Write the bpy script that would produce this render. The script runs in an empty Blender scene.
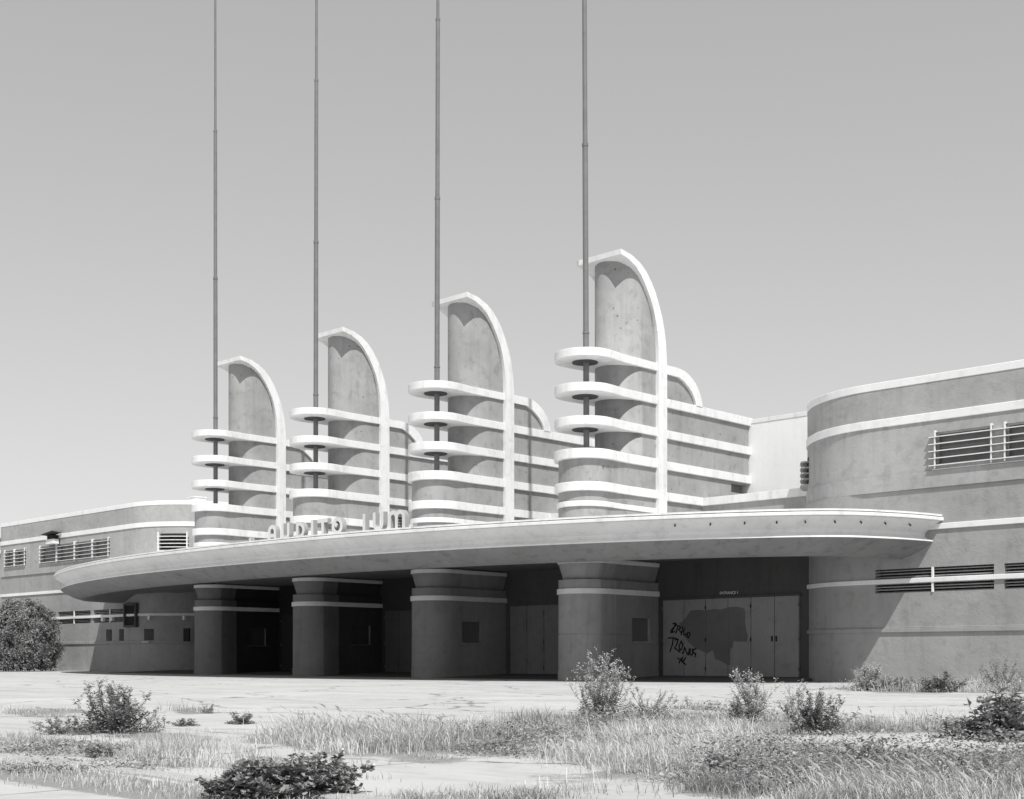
import bpy, bmesh, math, random
from mathutils import Vector, Matrix
random.seed(7)
R = math.radians
scn = bpy.context.scene
COL = scn.collection

# ------------------------------------------------------------------ camera
TH = R(44.1536); FPX = 1306.03; HOR = 657.47; EYE = 0.84
cam_d = bpy.data.cameras.new('camera')
cam = bpy.data.objects.new('camera', cam_d)
COL.objects.link(cam)
cam.location = (0, 0, EYE)
cam.rotation_euler = (R(90), 0, TH)
cam_d.sensor_width = 36
cam_d.lens = FPX / 1024 * 36
cam_d.shift_y = (HOR - 399.5) / 1024
cam_d.clip_end = 3000
cam_d.clip_start = 0.1
scn.camera = cam

def ray(x, y):
    a = (x - 512) / FPX
    return (a*math.cos(TH) - math.sin(TH), a*math.sin(TH) + math.cos(TH), (HOR - y)/FPX)
def G(x, y, z=0.0):
    """ground point seen at a place of the photograph (used to survey the plants' positions)"""
    r = ray(x, y); t = (z - EYE)/r[2]
    return Vector((r[0]*t, r[1]*t, z))
def onY(x, y, Y):
    r = ray(x, y); t = Y/r[1]
    return Vector((r[0]*t, Y, EYE + r[2]*t))

# ------------------------------------------------------------------ materials
def new_mat(name):
    m = bpy.data.materials.new(name); m.use_nodes = True
    nt = m.node_tree
    for n in list(nt.nodes): nt.nodes.remove(n)
    out = nt.nodes.new('ShaderNodeOutputMaterial')
    b = nt.nodes.new('ShaderNodeBsdfPrincipled')
    nt.links.new(b.outputs[0], out.inputs[0])
    return m, nt, b

def ramp(nt, src, stops):
    r = nt.nodes.new('ShaderNodeValToRGB')
    e = r.color_ramp.elements
    while len(e) < len(stops): e.new(0.5)
    for i, (p, v) in enumerate(stops):
        e[i].position = p; e[i].color = (v, v, v, 1)
    nt.links.new(src, r.inputs[0])
    return r.outputs[0]

def noise(nt, vec, scale, detail=4, rough=0.55, dist=0.0):
    n = nt.nodes.new('ShaderNodeTexNoise')
    n.inputs['Scale'].default_value = scale
    n.inputs['Detail'].default_value = detail
    n.inputs['Roughness'].default_value = rough
    n.inputs['Distortion'].default_value = dist
    nt.links.new(vec, n.inputs['Vector'])
    return n.outputs['Fac']

def mapping(nt, vec, s):
    m = nt.nodes.new('ShaderNodeMapping'); m.inputs['Scale'].default_value = s
    nt.links.new(vec, m.inputs['Vector']); return m.outputs[0]

def math_n(nt, op, a, b):
    m = nt.nodes.new('ShaderNodeMath'); m.operation = op
    for i, v in enumerate((a, b)):
        if isinstance(v, (int, float)): m.inputs[i].default_value = v
        else: nt.links.new(v, m.inputs[i])
    return m.outputs[0]

def mixv(nt, f, a, b):
    m = nt.nodes.new('ShaderNodeMix'); m.data_type = 'FLOAT'
    for s, v in ((0, f), (2, a), (3, b)):
        if isinstance(v, (int, float)): m.inputs[s].default_value = v
        else: nt.links.new(v, m.inputs[s])
    return m.outputs[0]

def bump(nt, b, h, strength, dist):
    bp = nt.nodes.new('ShaderNodeBump')
    bp.inputs['Strength'].default_value = strength
    bp.inputs['Distance'].default_value = dist
    nt.links.new(h, bp.inputs['Height'])
    nt.links.new(bp.outputs[0], b.inputs['Normal'])

def wall_mat(name, base, var=0.12, stain=0.15, streak=0.10, pits=0.0, bs=0.4, rough=0.9, fine=9.0, trowel=0.0):
    """painted stucco / concrete: broad mottling, streaks, fine grain, small chips"""
    m, nt, b = new_mat(name)
    g = nt.nodes.new('ShaderNodeNewGeometry'); P = g.outputs['Position']
    n1 = noise(nt, P, 0.55, 5, 0.6)
    n2 = noise(nt, P, 2.6, 5, 0.6, 0.4)
    n3 = noise(nt, mapping(nt, P, (2.6, 2.6, 0.22)), 1.3, 4, 0.6)
    n4 = noise(nt, P, fine*3, 3, 0.6)
    v = math_n(nt, 'MULTIPLY_ADD', ramp(nt, n1, [(0.3, 0), (0.7, 1)]), var)
    m1 = v.node; m1.inputs[2].default_value = 1 - var*0.5
    s = mixv(nt, ramp(nt, n2, [(0.52, 0), (0.72, 1)]), 1.0, 1 - stain)
    k = mixv(nt, ramp(nt, n3, [(0.5, 0), (0.78, 1)]), 1.0, 1 - streak)
    f = mixv(nt, n4, 0.955, 1.045)
    val = math_n(nt, 'MULTIPLY', math_n(nt, 'MULTIPLY', v, s), math_n(nt, 'MULTIPLY', k, f))
    if pits > 0:
        vo = nt.nodes.new('ShaderNodeTexVoronoi'); vo.inputs['Scale'].default_value = 3.2
        nt.links.new(P, vo.inputs['Vector'])
        msk = math_n(nt, 'MULTIPLY', ramp(nt, vo.outputs['Distance'], [(0.10, 1), (0.14, 0)]),
                     ramp(nt, noise(nt, P, 0.9, 2), [(0.52, 0), (0.60, 1)]))
        val = math_n(nt, 'MULTIPLY', val, mixv(nt, msk, 1.0, 1 - pits))
    val = math_n(nt, 'MULTIPLY', val, base)
    c = nt.nodes.new('ShaderNodeCombineColor')
    for i in range(3): nt.links.new(val, c.inputs[i])
    nt.links.new(c.outputs[0], b.inputs['Base Color'])
    b.inputs['Roughness'].default_value = rough
    b.inputs['Specular IOR Level'].default_value = 0.25
    h = math_n(nt, 'ADD', math_n(nt, 'MULTIPLY', n4, 0.3), math_n(nt, 'MULTIPLY', noise(nt, P, fine*0.5, 5, 0.65), 0.8))
    if trowel:
        h = math_n(nt, 'ADD', h, math_n(nt, 'MULTIPLY', noise(nt, mapping(nt, P, (1.5, 1.5, 1.6)), 1.9, 4, 0.6, 0.5), trowel))
    bump(nt, b, h, bs, 0.03)
    return m

def plain_mat(name, v, rough=0.7, var=0.15, scale=12, metal=0.0, bs=0.1):
    m, nt, b = new_mat(name)
    g = nt.nodes.new('ShaderNodeNewGeometry')
    n = noise(nt, g.outputs['Position'], scale, 4, 0.6)
    val = math_n(nt, 'MULTIPLY', mixv(nt, n, 1-var, 1+var), v)
    c = nt.nodes.new('ShaderNodeCombineColor')
    for i in range(3): nt.links.new(val, c.inputs[i])
    nt.links.new(c.outputs[0], b.inputs['Base Color'])
    b.inputs['Roughness'].default_value = rough; b.inputs['Metallic'].default_value = metal
    bump(nt, b, n, bs, 0.02)
    return m

def leaf_mat(name, lo, hi, rough=0.55, trans=0.25):
    """leaf colour varies from leaf to leaf (random value stored on the mesh)"""
    m, nt, b = new_mat(name)
    a = nt.nodes.new('ShaderNodeAttribute'); a.attribute_name = 'tone'
    v = mixv(nt, a.outputs['Fac'], lo, hi)
    c = nt.nodes.new('ShaderNodeCombineColor')
    for i in range(3): nt.links.new(v, c.inputs[i])
    nt.links.new(c.outputs[0], b.inputs['Base Color'])
    b.inputs['Roughness'].default_value = rough
    b.inputs['Specular IOR Level'].default_value = 0.35
    tr = nt.nodes.new('ShaderNodeBsdfTranslucent')
    nt.links.new(c.outputs[0], tr.inputs[0])
    mx = nt.nodes.new('ShaderNodeMixShader'); mx.inputs[0].default_value = trans
    out = [n for n in nt.nodes if n.type == 'OUTPUT_MATERIAL'][0]
    nt.links.new(b.outputs[0], mx.inputs[1]); nt.links.new(tr.outputs[0], mx.inputs[2])
    nt.links.new(mx.outputs[0], out.inputs[0])
    return m

M = {}
M['concrete'] = wall_mat('tower_concrete', 0.31, 0.34, 0.22, 0.16, pits=0.6, bs=0.35)
M['stucco']   = wall_mat('wing_stucco', 0.352, 0.26, 0.18, 0.14, bs=0.45, trowel=0.9)
M['stucco_low'] = wall_mat('wing_stucco_lower', 0.31, 0.20, 0.16, 0.12, bs=0.5, trowel=0.9)
M['cap'] = wall_mat('wing_white_trim', 0.74, 0.10, 0.12, 0.08, bs=0.15)
M['white']    = wall_mat('white_trim', 0.70, 0.10, 0.14, 0.20, pits=0.12, bs=0.15)
M['rear']     = wall_mat('rear_white_wall', 0.76, 0.06, 0.04, 0.06, bs=0.12)
M['pier']     = wall_mat('pier_paint', 0.30, 0.22, 0.14, 0.14, bs=0.3)
for k_, (a_, b_) in enumerate(((0.34, 0.25), (0.24, 0.28), (0.22, 0.05), (0.20, 0.03))):  # pier fronts and flanks carry canopy shade in their colour, deepest at left
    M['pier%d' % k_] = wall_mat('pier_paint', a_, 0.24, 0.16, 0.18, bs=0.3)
    M['pmid%d' % k_] = wall_mat('pier_mid_shade', (a_+b_)/2, 0.24, 0.16, 0.16, bs=0.3)
    M['pflank%d' % k_] = wall_mat('pier_flank_shade', b_, 0.24, 0.16, 0.14, bs=0.3)
for k_, (a_, b_) in enumerate(((0.25, 0.075), (0.20, 0.09), (0.09, 0.05), (0.035, 0.025))):  # doors and walls per bay: growing shade to the left is coloured in
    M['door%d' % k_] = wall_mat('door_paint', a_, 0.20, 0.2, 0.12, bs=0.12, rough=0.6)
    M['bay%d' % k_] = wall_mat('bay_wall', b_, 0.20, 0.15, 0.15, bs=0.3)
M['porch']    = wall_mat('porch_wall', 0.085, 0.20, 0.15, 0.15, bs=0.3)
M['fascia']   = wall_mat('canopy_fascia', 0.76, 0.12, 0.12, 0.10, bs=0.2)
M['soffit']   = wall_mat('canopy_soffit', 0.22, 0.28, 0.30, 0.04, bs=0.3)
M['band']     = wall_mat('pier_white_band', 0.78, 0.12, 0.14, 0.05, bs=0.15)
M['door']     = wall_mat('door_paint', 0.33, 0.14, 0.10, 0.06, bs=0.1, rough=0.6)
M['patch']    = wall_mat('overpaint', 0.13, 0.25, 0.08, 0.04, bs=0.1, rough=0.7)
M['black']    = plain_mat('black_paint', 0.02, 0.6)
M['dark']     = plain_mat('dark_opening', 0.03, 0.8)
for k_ in ('black', 'dark'):
    for n_ in M[k_].node_tree.nodes:
        if n_.type == 'BSDF_PRINCIPLED': n_.inputs['Specular IOR Level'].default_value = 0.05
M['glass']    = plain_mat('dusty_pane', 0.14, 0.25, 0.4, 3)
M['rust_and_hole']     = plain_mat('rust_and_hole_dark', 0.06, 0.9, 0.5, 8)  # also colours the discs that stand in for dark pole holes
M['pole']     = plain_mat('pole_steel', 0.15, 0.6, 0.3, 2.5)
M['letter']   = wall_mat('sign_letter_paint', 0.62, 0.06, 0.06, 0.08, bs=0.1)
M['letter_side'] = wall_mat('sign_letter_side', 0.30, 0.15, 0.1, 0.1, bs=0.1)
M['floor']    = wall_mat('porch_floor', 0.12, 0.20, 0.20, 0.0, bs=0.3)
M['kerb']     = wall_mat('kerb_concrete', 0.36, 0.18, 0.2, 0.0, bs=0.6)
M['bark']     = plain_mat('stem', 0.16, 0.8, 0.3, 20)
M['grass']    = leaf_mat('dry_grass', 0.25, 0.74, 0.7, 0.35)
M['mat']      = leaf_mat('low_weeds', 0.13, 0.56, 0.7, 0.3)
M['leaf']     = leaf_mat('weed_leaf', 0.09, 0.46, 0.5, 0.25)
M['leafd']    = leaf_mat('dark_leaf', 0.06, 0.36, 0.4, 0.15)
M['pale']     = leaf_mat('pale_weed', 0.22, 0.62, 0.7, 0.3)
M['plume']    = leaf_mat('seed_head', 0.45, 0.75, 0.8, 0.4)

# ------------------------------------------------------------------ object helpers
def link(name, me, mats, parent=None):
    o = bpy.data.objects.new(name, me)
    for m in (mats if isinstance(mats, (list, tuple)) else [mats]): me.materials.append(m)
    COL.objects.link(o)
    if parent is not None: o.parent = parent
    return o
def obj(name, bm, mats, parent=None, smooth=False, bevel=0.0):
    bmesh.ops.recalc_face_normals(bm, faces=bm.faces)
    me = bpy.data.meshes.new(name); bm.to_mesh(me); bm.free()
    if smooth:
        me.polygons.foreach_set('use_smooth', [True]*len(me.polygons))
        me.set_sharp_from_angle(angle=R(32))
    o = link(name, me, mats, parent)
    if bevel:
        b = o.modifiers.new('bevel', 'BEVEL'); b.width = bevel; b.segments = 2
        b.limit_method = 'ANGLE'; b.angle_limit = R(50)
    return o
def empty(name, loc=(0,0,0), label=None, cat=None, group=None):
    o = bpy.data.objects.new(name, None); COL.objects.link(o); o.location = loc
    tag(o, label, cat, group); return o
def tag(o, label=None, cat=None, group=None, kind=None):
    if label: o['label'] = label
    if cat: o['category'] = cat
    if group: o['group'] = group
    if kind: o['kind'] = kind
    return o
def box(bm, x0, x1, y0, y1, z0, z1, rot=0, c=None):
    vs = [Vector((x, y, z)) for z in (z0, z1) for x, y in ((x0,y0),(x1,y0),(x1,y1),(x0,y1))]
    vs = [bm.verts.new(v) for v in vs]
    for f in ((3,2,1,0),(4,5,6,7),(0,1,5,4),(1,2,6,5),(2,3,7,6),(3,0,4,7)):
        bm.faces.new([vs[i] for i in f])
    return vs
def prism(bm, pts, z0, z1):
    """vertical prism from a plan outline; z0/z1 number or function of (x,y)"""
    f0 = z0 if callable(z0) else (lambda x, y: z0)
    f1 = z1 if callable(z1) else (lambda x, y: z1)
    a = [bm.verts.new((x, y, f0(x, y))) for x, y in pts]
    b = [bm.verts.new((x, y, f1(x, y))) for x, y in pts]
    n = len(pts)
    for i in range(n): bm.faces.new((a[i], a[(i+1) % n], b[(i+1) % n], b[i]))
    bm.faces.new(b); bm.faces.new(a[::-1])
    return a, b
def prism_x(bm, pts, x0, x1):
    a = [bm.verts.new((x0, y, z)) for y, z in pts]; b = [bm.verts.new((x1, y, z)) for y, z in pts]
    n = len(pts)
    for i in range(n): bm.faces.new((a[i], a[(i+1) % n], b[(i+1) % n], b[i]))
    bm.faces.new(b[::-1]); bm.faces.new(a)
def prism_y(bm, pts, y0, y1):
    a = [bm.verts.new((x, y0, z)) for x, z in pts]; b = [bm.verts.new((x, y1, z)) for x, z in pts]
    n = len(pts)
    for i in range(n): bm.faces.new((a[i], a[(i+1) % n], b[(i+1) % n], b[i]))
    bm.faces.new(b[::-1]); bm.faces.new(a)
def cyl(bm, x, y, z0, z1, r0, r1=None, n=20):
    r1 = r0 if r1 is None else r1
    a = [bm.verts.new((x+r0*math.cos(2*math.pi*i/n), y+r0*math.sin(2*math.pi*i/n), z0)) for i in range(n)]
    b = [bm.verts.new((x+r1*math.cos(2*math.pi*i/n), y+r1*math.sin(2*math.pi*i/n), z1)) for i in range(n)]
    for i in range(n): bm.faces.new((a[i], a[(i+1) % n], b[(i+1) % n], b[i]))
    bm.faces.new(b); bm.faces.new(a[::-1])
def cut(o, cutters):
    """carve openings out of a mesh and keep only the result"""
    bm = bmesh.new()
    for c in cutters: box(bm, *c)
    me = bpy.data.meshes.new('cut'); bmesh.ops.recalc_face_normals(bm, faces=bm.faces); bm.to_mesh(me); bm.free()
    co = bpy.data.objects.new('cut', me); COL.objects.link(co)
    md = o.modifiers.new('cut', 'BOOLEAN'); md.object = co; md.operation = 'DIFFERENCE'; md.solver = 'EXACT'; md.use_self = True
    dg = bpy.context.evaluated_depsgraph_get(); dg.update()
    nm = bpy.data.meshes.new_from_object(o.evaluated_get(dg))
    o.modifiers.clear(); old = o.data; o.data = nm; nm.name = old.name
    bpy.data.objects.remove(co)

# plan outline of a tower level: round nose towards -Y, straight flanks, slight neck behind the nose
def nose(hw, r, yc, yend, bulge=1.3, n=26, ry=None):
    ry = r if ry is None else ry
    side = []
    for i in range(7):
        t = i/6; s = t*t*(3-2*t)
        side.append((r + (hw-r)*s, yc + bulge*t))
    pts = [(hw, yend)] + side[::-1]
    for i in range(1, n):
        a = -math.pi*i/n
        pts.append((r*math.cos(a), yc + ry*math.sin(a)))
    pts += [(-x, y) for x, y in side] + [(-hw, yend)]
    return pts

# ------------------------------------------------------------------ the building
B = empty('auditorium_building', (-45, 43, 0),
          'long streamlined auditorium with four finned towers, sweeping entrance canopy and rounded wings', 'building')
BI = Matrix.Translation((45, -43, 0))
def part(name, bm, mats, parent=None, **k):
    """mesh in world coordinates parented to the building"""
    p = parent or B
    o = obj(name, bm, mats, None, **k)
    o.parent = p

    off = world_loc(p)
    o.location = (-off[0], -off[1], -off[2])
    return o
def world_loc(o):
    v = Vector((0, 0, 0))
    while o is not None:
        v += Vector(o.location); o = o.parent
    return v

# --- towers (built once about their own axis; x=0 is the tower's centre line)
XT = [-32.23 - 8.3*i for i in range(4)]
YC = 37.14
OUT = [(37.92,16.15),(38.55,16.06),(39.08,15.86),(39.44,15.62),(39.75,15.30),(40.02,14.93),(40.24,14.50),(40.44,14.05),(40.58,13.58),(40.68,13.05),(40.73,12.5),(40.75,12.0)]
INN = [(37.92,15.95),(38.4,15.86),(38.8,15.68),(39.12,15.43),(39.42,15.07),(39.68,14.68),(39.9,14.25),(40.05,13.8),(40.16,13.3),(40.21,12.8),(40.22,12.2)]
def inner_z(y):
    if y <= INN[0][0]: return INN[0][1]
    for (a, za), (b, zb) in zip(INN, INN[1:]):
        if y <= b: return za + (zb-za)*(y-a)/max(b-a, 1e-6)
    return INN[-1][1]

def make_tower():
    # core mesh: drum, shaft, rear flank and upper rear panel, all concrete
    bm = bmesh.new()
    prism(bm, nose(0.95, 1.00, YC, 40.4), 5.0, 8.3)
    prism(bm, nose(0.95, 0.95, 39.45, 40.4, 0.3, 30, 1.35), 8.2, lambda x, y: inner_z(y) + 0.06)
    box(bm, -0.95, 0.95, 40.5, 46.55, 5.0, 10.7)
    arch_in = [(40.5,10.8),(42.75,10.8),(42.73,11.0),(42.62,11.22),(42.45,11.43),(42.22,11.62),(41.95,11.80),(41.6,11.93),(40.5,11.95)]
    prism_x(bm, arch_in, -0.94, 0.94)
    t = part('tower', bm, M['concrete'], smooth=True)
    t.location = Vector(t.location) + Vector((XT[0], 0, 0))
    def sub(name, bm, m, **k):
        o = obj(name, bm, m, t, **k); return o
    # fins / bands round the nose
    for z1, th, r, hw in ((12.25, .31, 1.15, 1.03), (10.97, .32, 1.15, 1.03), (9.74, .33, 1.15, 1.03), (8.54, .36, 1.17, 1.05), (7.32, .33, 1.14, 1.04), (6.62, .20, 1.07, 0.98)):
        bm = bmesh.new(); prism(bm, nose(hw, r, YC, 40.4), z1-th, z1)
        sub('fin', bm, M['white'], smooth=True, bevel=0.015)
    # bands on the rear flank
    for z1, th, y1 in ((10.95, .34, 46.72), (9.72, .33, 46.72), (8.50, .33, 46.72), (7.29, .33, 43.2)):
        bm = bmesh.new(); box(bm, -1.05, 1.05, 40.5, y1, z1-th, z1)
        sub('flank_band', bm, M['white'], bevel=0.015)
    # hood: rib up both flanks that arches forward over the shaft
    prof = OUT + [(40.75,5.2),(40.22,5.2)] + INN[::-1]
    bm = bmesh.new(); prism_x(bm, prof, -1.10, 1.10)
    sub('hood', bm, M['white'], smooth=True)
    o_ = [(40.5,12.25),(41.5,12.26),(41.95,12.21),(42.3,12.08),(42.62,11.88),(42.88,11.62),(43.04,11.35),(43.13,11.1),(43.16,10.9)]
    i_ = [(42.74,10.9),(42.70,11.06),(42.59,11.26),(42.42,11.46),(42.20,11.62),(41.92,11.79),(41.6,11.90),(40.5,11.91)]
    bm = bmesh.new(); prism_x(bm, o_ + i_, -1.05, 1.05)
    sub('rear_arch', bm, M['white'], smooth=True)
    for z in (11.94, 10.65, 9.41):  # dark disc stands in for the shaded hole round the pole
        bm = bmesh.new(); cyl(bm, 0, YC, z-0.035, z+0.05, 0.49, n=32)
        sub('pole_hole_disc', bm, M['rust_and_hole'], smooth=True)
    return t
def copy_tree(o, parent=None):
    c = o.copy(); COL.objects.link(c)
    if parent is not None: c.parent = parent
    for ch in list(o.children): copy_tree(ch, c)
    return c
tower0 = make_tower()
towers = [tower0]
for i in (1, 2, 3):
    c = copy_tree(tower0, B)
    c.location = Vector(tower0.location) + Vector((-8.3*i, 0, 0))
    towers.append(c)
# vent opening low on the flank of the nearest tower
tower0.data = tower0.data.copy()
cut(tower0, [(XT[0]+0.6, XT[0]+1.2, 45.3, 46.7, 7.72, 8.10)])

# --- flagpoles
PL = ['tall flagpole through the fins of the rightmost tower, nearest the right wing',
      'tall flagpole through the fins of the second tower from the right',
      'tall flagpole through the fins of the second tower from the left',
      'tall flagpole through the fins of the leftmost tower, nearest the left wing']
for i, x in enumerate(XT):
    bm = bmesh.new()
    tx = (-0.10, 0.06, 0.05, -0.02)[i]   # poles are not perfectly plumb
    segs = [(8.5, 0.112), (12.95, 0.112), (12.96, 0.13), (13.02, 0.13), (13.03, 0.106), (20.0, 0.103), (20.01, 0.118), (20.12, 0.118), (20.13, 0.09), (27.5, 0.086), (27.51, 0.098), (27.6, 0.098), (27.61, 0.064), (38.0, 0.05)]
    rings = []
    for z, r in segs:
        dx = tx*(z-8.5)/17
        rings.append([bm.verts.new((dx + r*math.cos(2*math.pi*k/16), r*math.sin(2*math.pi*k/16), z-8.5)) for k in range(16)])
    for a, b in zip(rings, rings[1:]):
        for k in range(16): bm.faces.new((a[k], a[(k+1) % 16], b[(k+1) % 16], b[k]))
    bm.faces.new(rings[-1])
    p = obj('flagpole', bm, M['pole'], smooth=True)
    p.location = (x+0.07, YC, 8.54)
    tag(p, PL[i], 'flagpole', 'flagpoles rising through the tower fins')
    bm = bmesh.new(); bmesh.ops.create_uvsphere(bm, u_segments=14, v_segments=10, radius=0.11)
    bmesh.ops.translate(bm, vec=(tx*1.73, 0, 29.58), verts=bm.verts)
    obj('finial', bm, M['pole'], p, smooth=True)

# --- piers under the canopy
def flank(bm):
    """separate tones for the flat flanks: shade painted in, with a step at the nose"""
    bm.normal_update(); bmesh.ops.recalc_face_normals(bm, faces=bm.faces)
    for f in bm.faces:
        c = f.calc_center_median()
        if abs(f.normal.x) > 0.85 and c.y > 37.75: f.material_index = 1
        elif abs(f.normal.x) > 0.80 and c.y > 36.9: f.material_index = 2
def pier(i, niche):
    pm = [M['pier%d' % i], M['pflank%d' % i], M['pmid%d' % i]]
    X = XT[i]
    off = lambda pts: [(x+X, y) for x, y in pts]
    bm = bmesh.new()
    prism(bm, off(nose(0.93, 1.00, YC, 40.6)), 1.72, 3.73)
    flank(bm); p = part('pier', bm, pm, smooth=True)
    if niche: cut(p, [(X+0.80, X+1.2, niche[0], niche[1], 1.45, 2.34)])
    base = p
    off_loc = world_loc(p)
    def sub(name, bm, m, **k):
        o = obj(name, bm, m, p, **k); return o   # pier mesh is in world coords, so are its children
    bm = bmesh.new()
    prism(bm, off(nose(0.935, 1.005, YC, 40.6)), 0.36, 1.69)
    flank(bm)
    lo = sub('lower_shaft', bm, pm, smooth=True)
    if niche: cut(lo, [(X+0.80, X+1.2, niche[0], niche[1], 1.45, 1.80)])
    bm = bmesh.new(); prism(bm, off(nose(0.955, 1.025, YC, 40.6)), -0.1, 0.355); flank(bm); sub('plinth', bm, pm, smooth=True)
    bm = bmesh.new(); prism(bm, off(nose(0.90, 0.97, YC, 40.6)), 1.68, 1.73); flank(bm); jn = sub('joint', bm, pm, smooth=True)
    if niche: cut(jn, [(X+0.80, X+1.2, niche[0], niche[1], 1.45, 2.34)])
    bm = bmesh.new(); prism(bm, off(nose(0.985, 1.06, YC, 40.5)), 3.20, 3.40); sub('white_band', bm, M['band'], smooth=True, bevel=0.01)
    # flared neck and capital slab
    bm = bmesh.new()
    n1 = off(nose(0.74, 0.80, YC, 40.5)); n2 = off(nose(0.93, 1.0, YC, 40.5))
    a = [bm.verts.new((x, y, 3.70)) for x, y in n1]; b = [bm.verts.new((x, y, 4.34)) for x, y in n2]
    n = len(a)
    for k in range(n): bm.faces.new((a[k], a[(k+1) % n], b[(k+1) % n], b[k]))
    bm.faces.new(b); bm.faces.new(a[::-1])
    flank(bm); sub('neck', bm, pm, smooth=True)
    bm = bmesh.new(); prism(bm, off(nose(0.97, 1.04, YC, 40.5)), 4.34, 4.50); sub('capital', bm, M['band'], smooth=True, bevel=0.01)
    bm = bmesh.new(); prism(bm, off(nose(0.82, 0.88, YC, 40.5)), 4.48, 4.75); sub('stub', bm, pm, smooth=True)
    if niche:
        bm = bmesh.new(); box(bm, X+0.9, X+1.03, niche[0]-0.03, niche[1]+0.05, 1.41, 1.452)
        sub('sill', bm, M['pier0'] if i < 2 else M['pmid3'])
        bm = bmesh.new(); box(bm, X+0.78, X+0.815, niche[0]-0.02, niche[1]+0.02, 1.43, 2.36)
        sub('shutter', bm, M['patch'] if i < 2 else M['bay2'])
    return p
pier(0, (38.79, 39.89)); pier(1, (37.75, 38.9)); pier(2, (38.6, 39.7)); pier(3, (38.5, 39.6))

# --- canopy
D = [(0,29.48),(3.4,29.53),(6.0,29.68),(8.5,29.95),(10.5,30.28),(12.6,30.72),(15.2,31.38),(17.5,32.12),(19.7,32.98),(21.7,33.95),(23.3,34.95),(24.3,35.95),(24.95,37.2),(25.35,38.4),(25.58,39.62)]
XM = -44.68
half_r = [(XM + d, y) for d, y in D]
half_l = [(XM - d*1.078, y) for d, y in D[1:]]
ctrl = half_l[::-1] + half_r
def catmull(P, sub=6):
    out = []
    for i in range(len(P)-1):
        p0 = P[max(i-1, 0)]; p1 = P[i]; p2 = P[i+1]; p3 = P[min(i+2, len(P)-1)]
        for k in range(sub):
            t = k/sub
            out.append(tuple(0.5*((2*p1[j]) + (-p0[j]+p2[j])*t + (2*p0[j]-5*p1[j]+4*p2[j]-p3[j])*t*t + (-p0[j]+3*p1[j]-3*p2[j]+p3[j])*t**3) for j in (0, 1)))
    out.append(P[-1]); return out
CV = catmull(ctrl)
NR = []
for i in range(len(CV)):
    a = CV[max(i-2, 0)]; b = CV[min(i+2, len(CV)-1)]
    tx, ty = b[0]-a[0], b[1]-a[1]; l = math.hypot(tx, ty)
    NR.append((-ty/l, tx/l))      # points inward (+Y side)
def ring(ins):
    pts = []
    for (x, y), (nx, ny) in zip(CV, NR):
        pts.append((x + nx*ins, y + ny*ins))
    # keep ends on the wing walls
    pts[0] = (pts[0][0], 39.62); pts[-1] = (pts[-1][0], 39.62)
    return pts
def strip(bm, prof, mi=None):
    rows = []
    for ins, z in prof:
        rows.append([bm.verts.new((x, min(y, 39.62), z)) for x, y in ring(ins)])
    for k, (a, b) in enumerate(zip(rows, rows[1:])):
        for i in range(len(a)-1):
            f = bm.faces.new((a[i], a[i+1], b[i+1], b[i]))
            if mi: f.material_index = mi[k]
    return rows
bm = bmesh.new()
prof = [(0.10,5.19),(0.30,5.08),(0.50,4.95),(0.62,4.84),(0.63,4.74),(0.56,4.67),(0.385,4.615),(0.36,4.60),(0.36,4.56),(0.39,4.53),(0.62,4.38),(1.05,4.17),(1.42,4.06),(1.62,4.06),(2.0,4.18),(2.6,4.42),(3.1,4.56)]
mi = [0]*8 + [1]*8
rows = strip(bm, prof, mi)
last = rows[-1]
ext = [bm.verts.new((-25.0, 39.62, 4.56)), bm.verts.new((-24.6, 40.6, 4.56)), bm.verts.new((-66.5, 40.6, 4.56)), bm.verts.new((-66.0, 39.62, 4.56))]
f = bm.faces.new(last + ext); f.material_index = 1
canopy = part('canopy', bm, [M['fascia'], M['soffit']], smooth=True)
def csub(name, bm, m, **k): return obj(name, bm, m, canopy, **k)
bm = bmesh.new(); rows = strip(bm, [(0.12,5.19),(0.0,5.21),(0.0,5.30),(0.03,5.315),(0.16,5.315)])
f = bm.faces.new(rows[-1])
csub('lip', bm, M['white'], smooth=True)
bm = bmesh.new(); rows = strip(bm, [(0.30,5.345),(0.05,5.345),(0.05,5.405),(0.55,5.405),(0.55,5.345)])
csub('roof_kerb', bm, M['white'])
bm = bmesh.new(); box(bm, -69.0, -22.2, 39.63, 43.2, 5.0, 5.40)
part('porch_roof', bm, M['white'])
# small lamp sockets on the fascia
bm0 = None
def fascia_at(X):
    i = min(range(len(CV)), key=lambda k: abs(CV[k][0]-X) + (0 if CV[k][0] > -44 else 0)); return i
sockets = [fascia_at(x) for x in (-25.0,-24.0,-23.0,-22.15,-21.4,-20.7,-20.15,-19.75,-19.4)]
for i in sockets:
    x, y = CV[i]; nx, ny = NR[i]
    bm = bmesh.new()
    bmesh.ops.create_cone(bm, cap_ends=True, segments=12, radius1=0.028, radius2=0.02, depth=0.16)
    q = Vector((nx, ny, 0.9)).to_track_quat('Z', 'Y').to_matrix().to_4x4()
    bmesh.ops.transform(bm, matrix=Matrix.Translation((x+nx*0.33, y+ny*0.33, 5.045)) @ q, verts=bm.verts)
    csub('lamp_socket', bm, M['rust_and_hole'], smooth=True)

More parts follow.
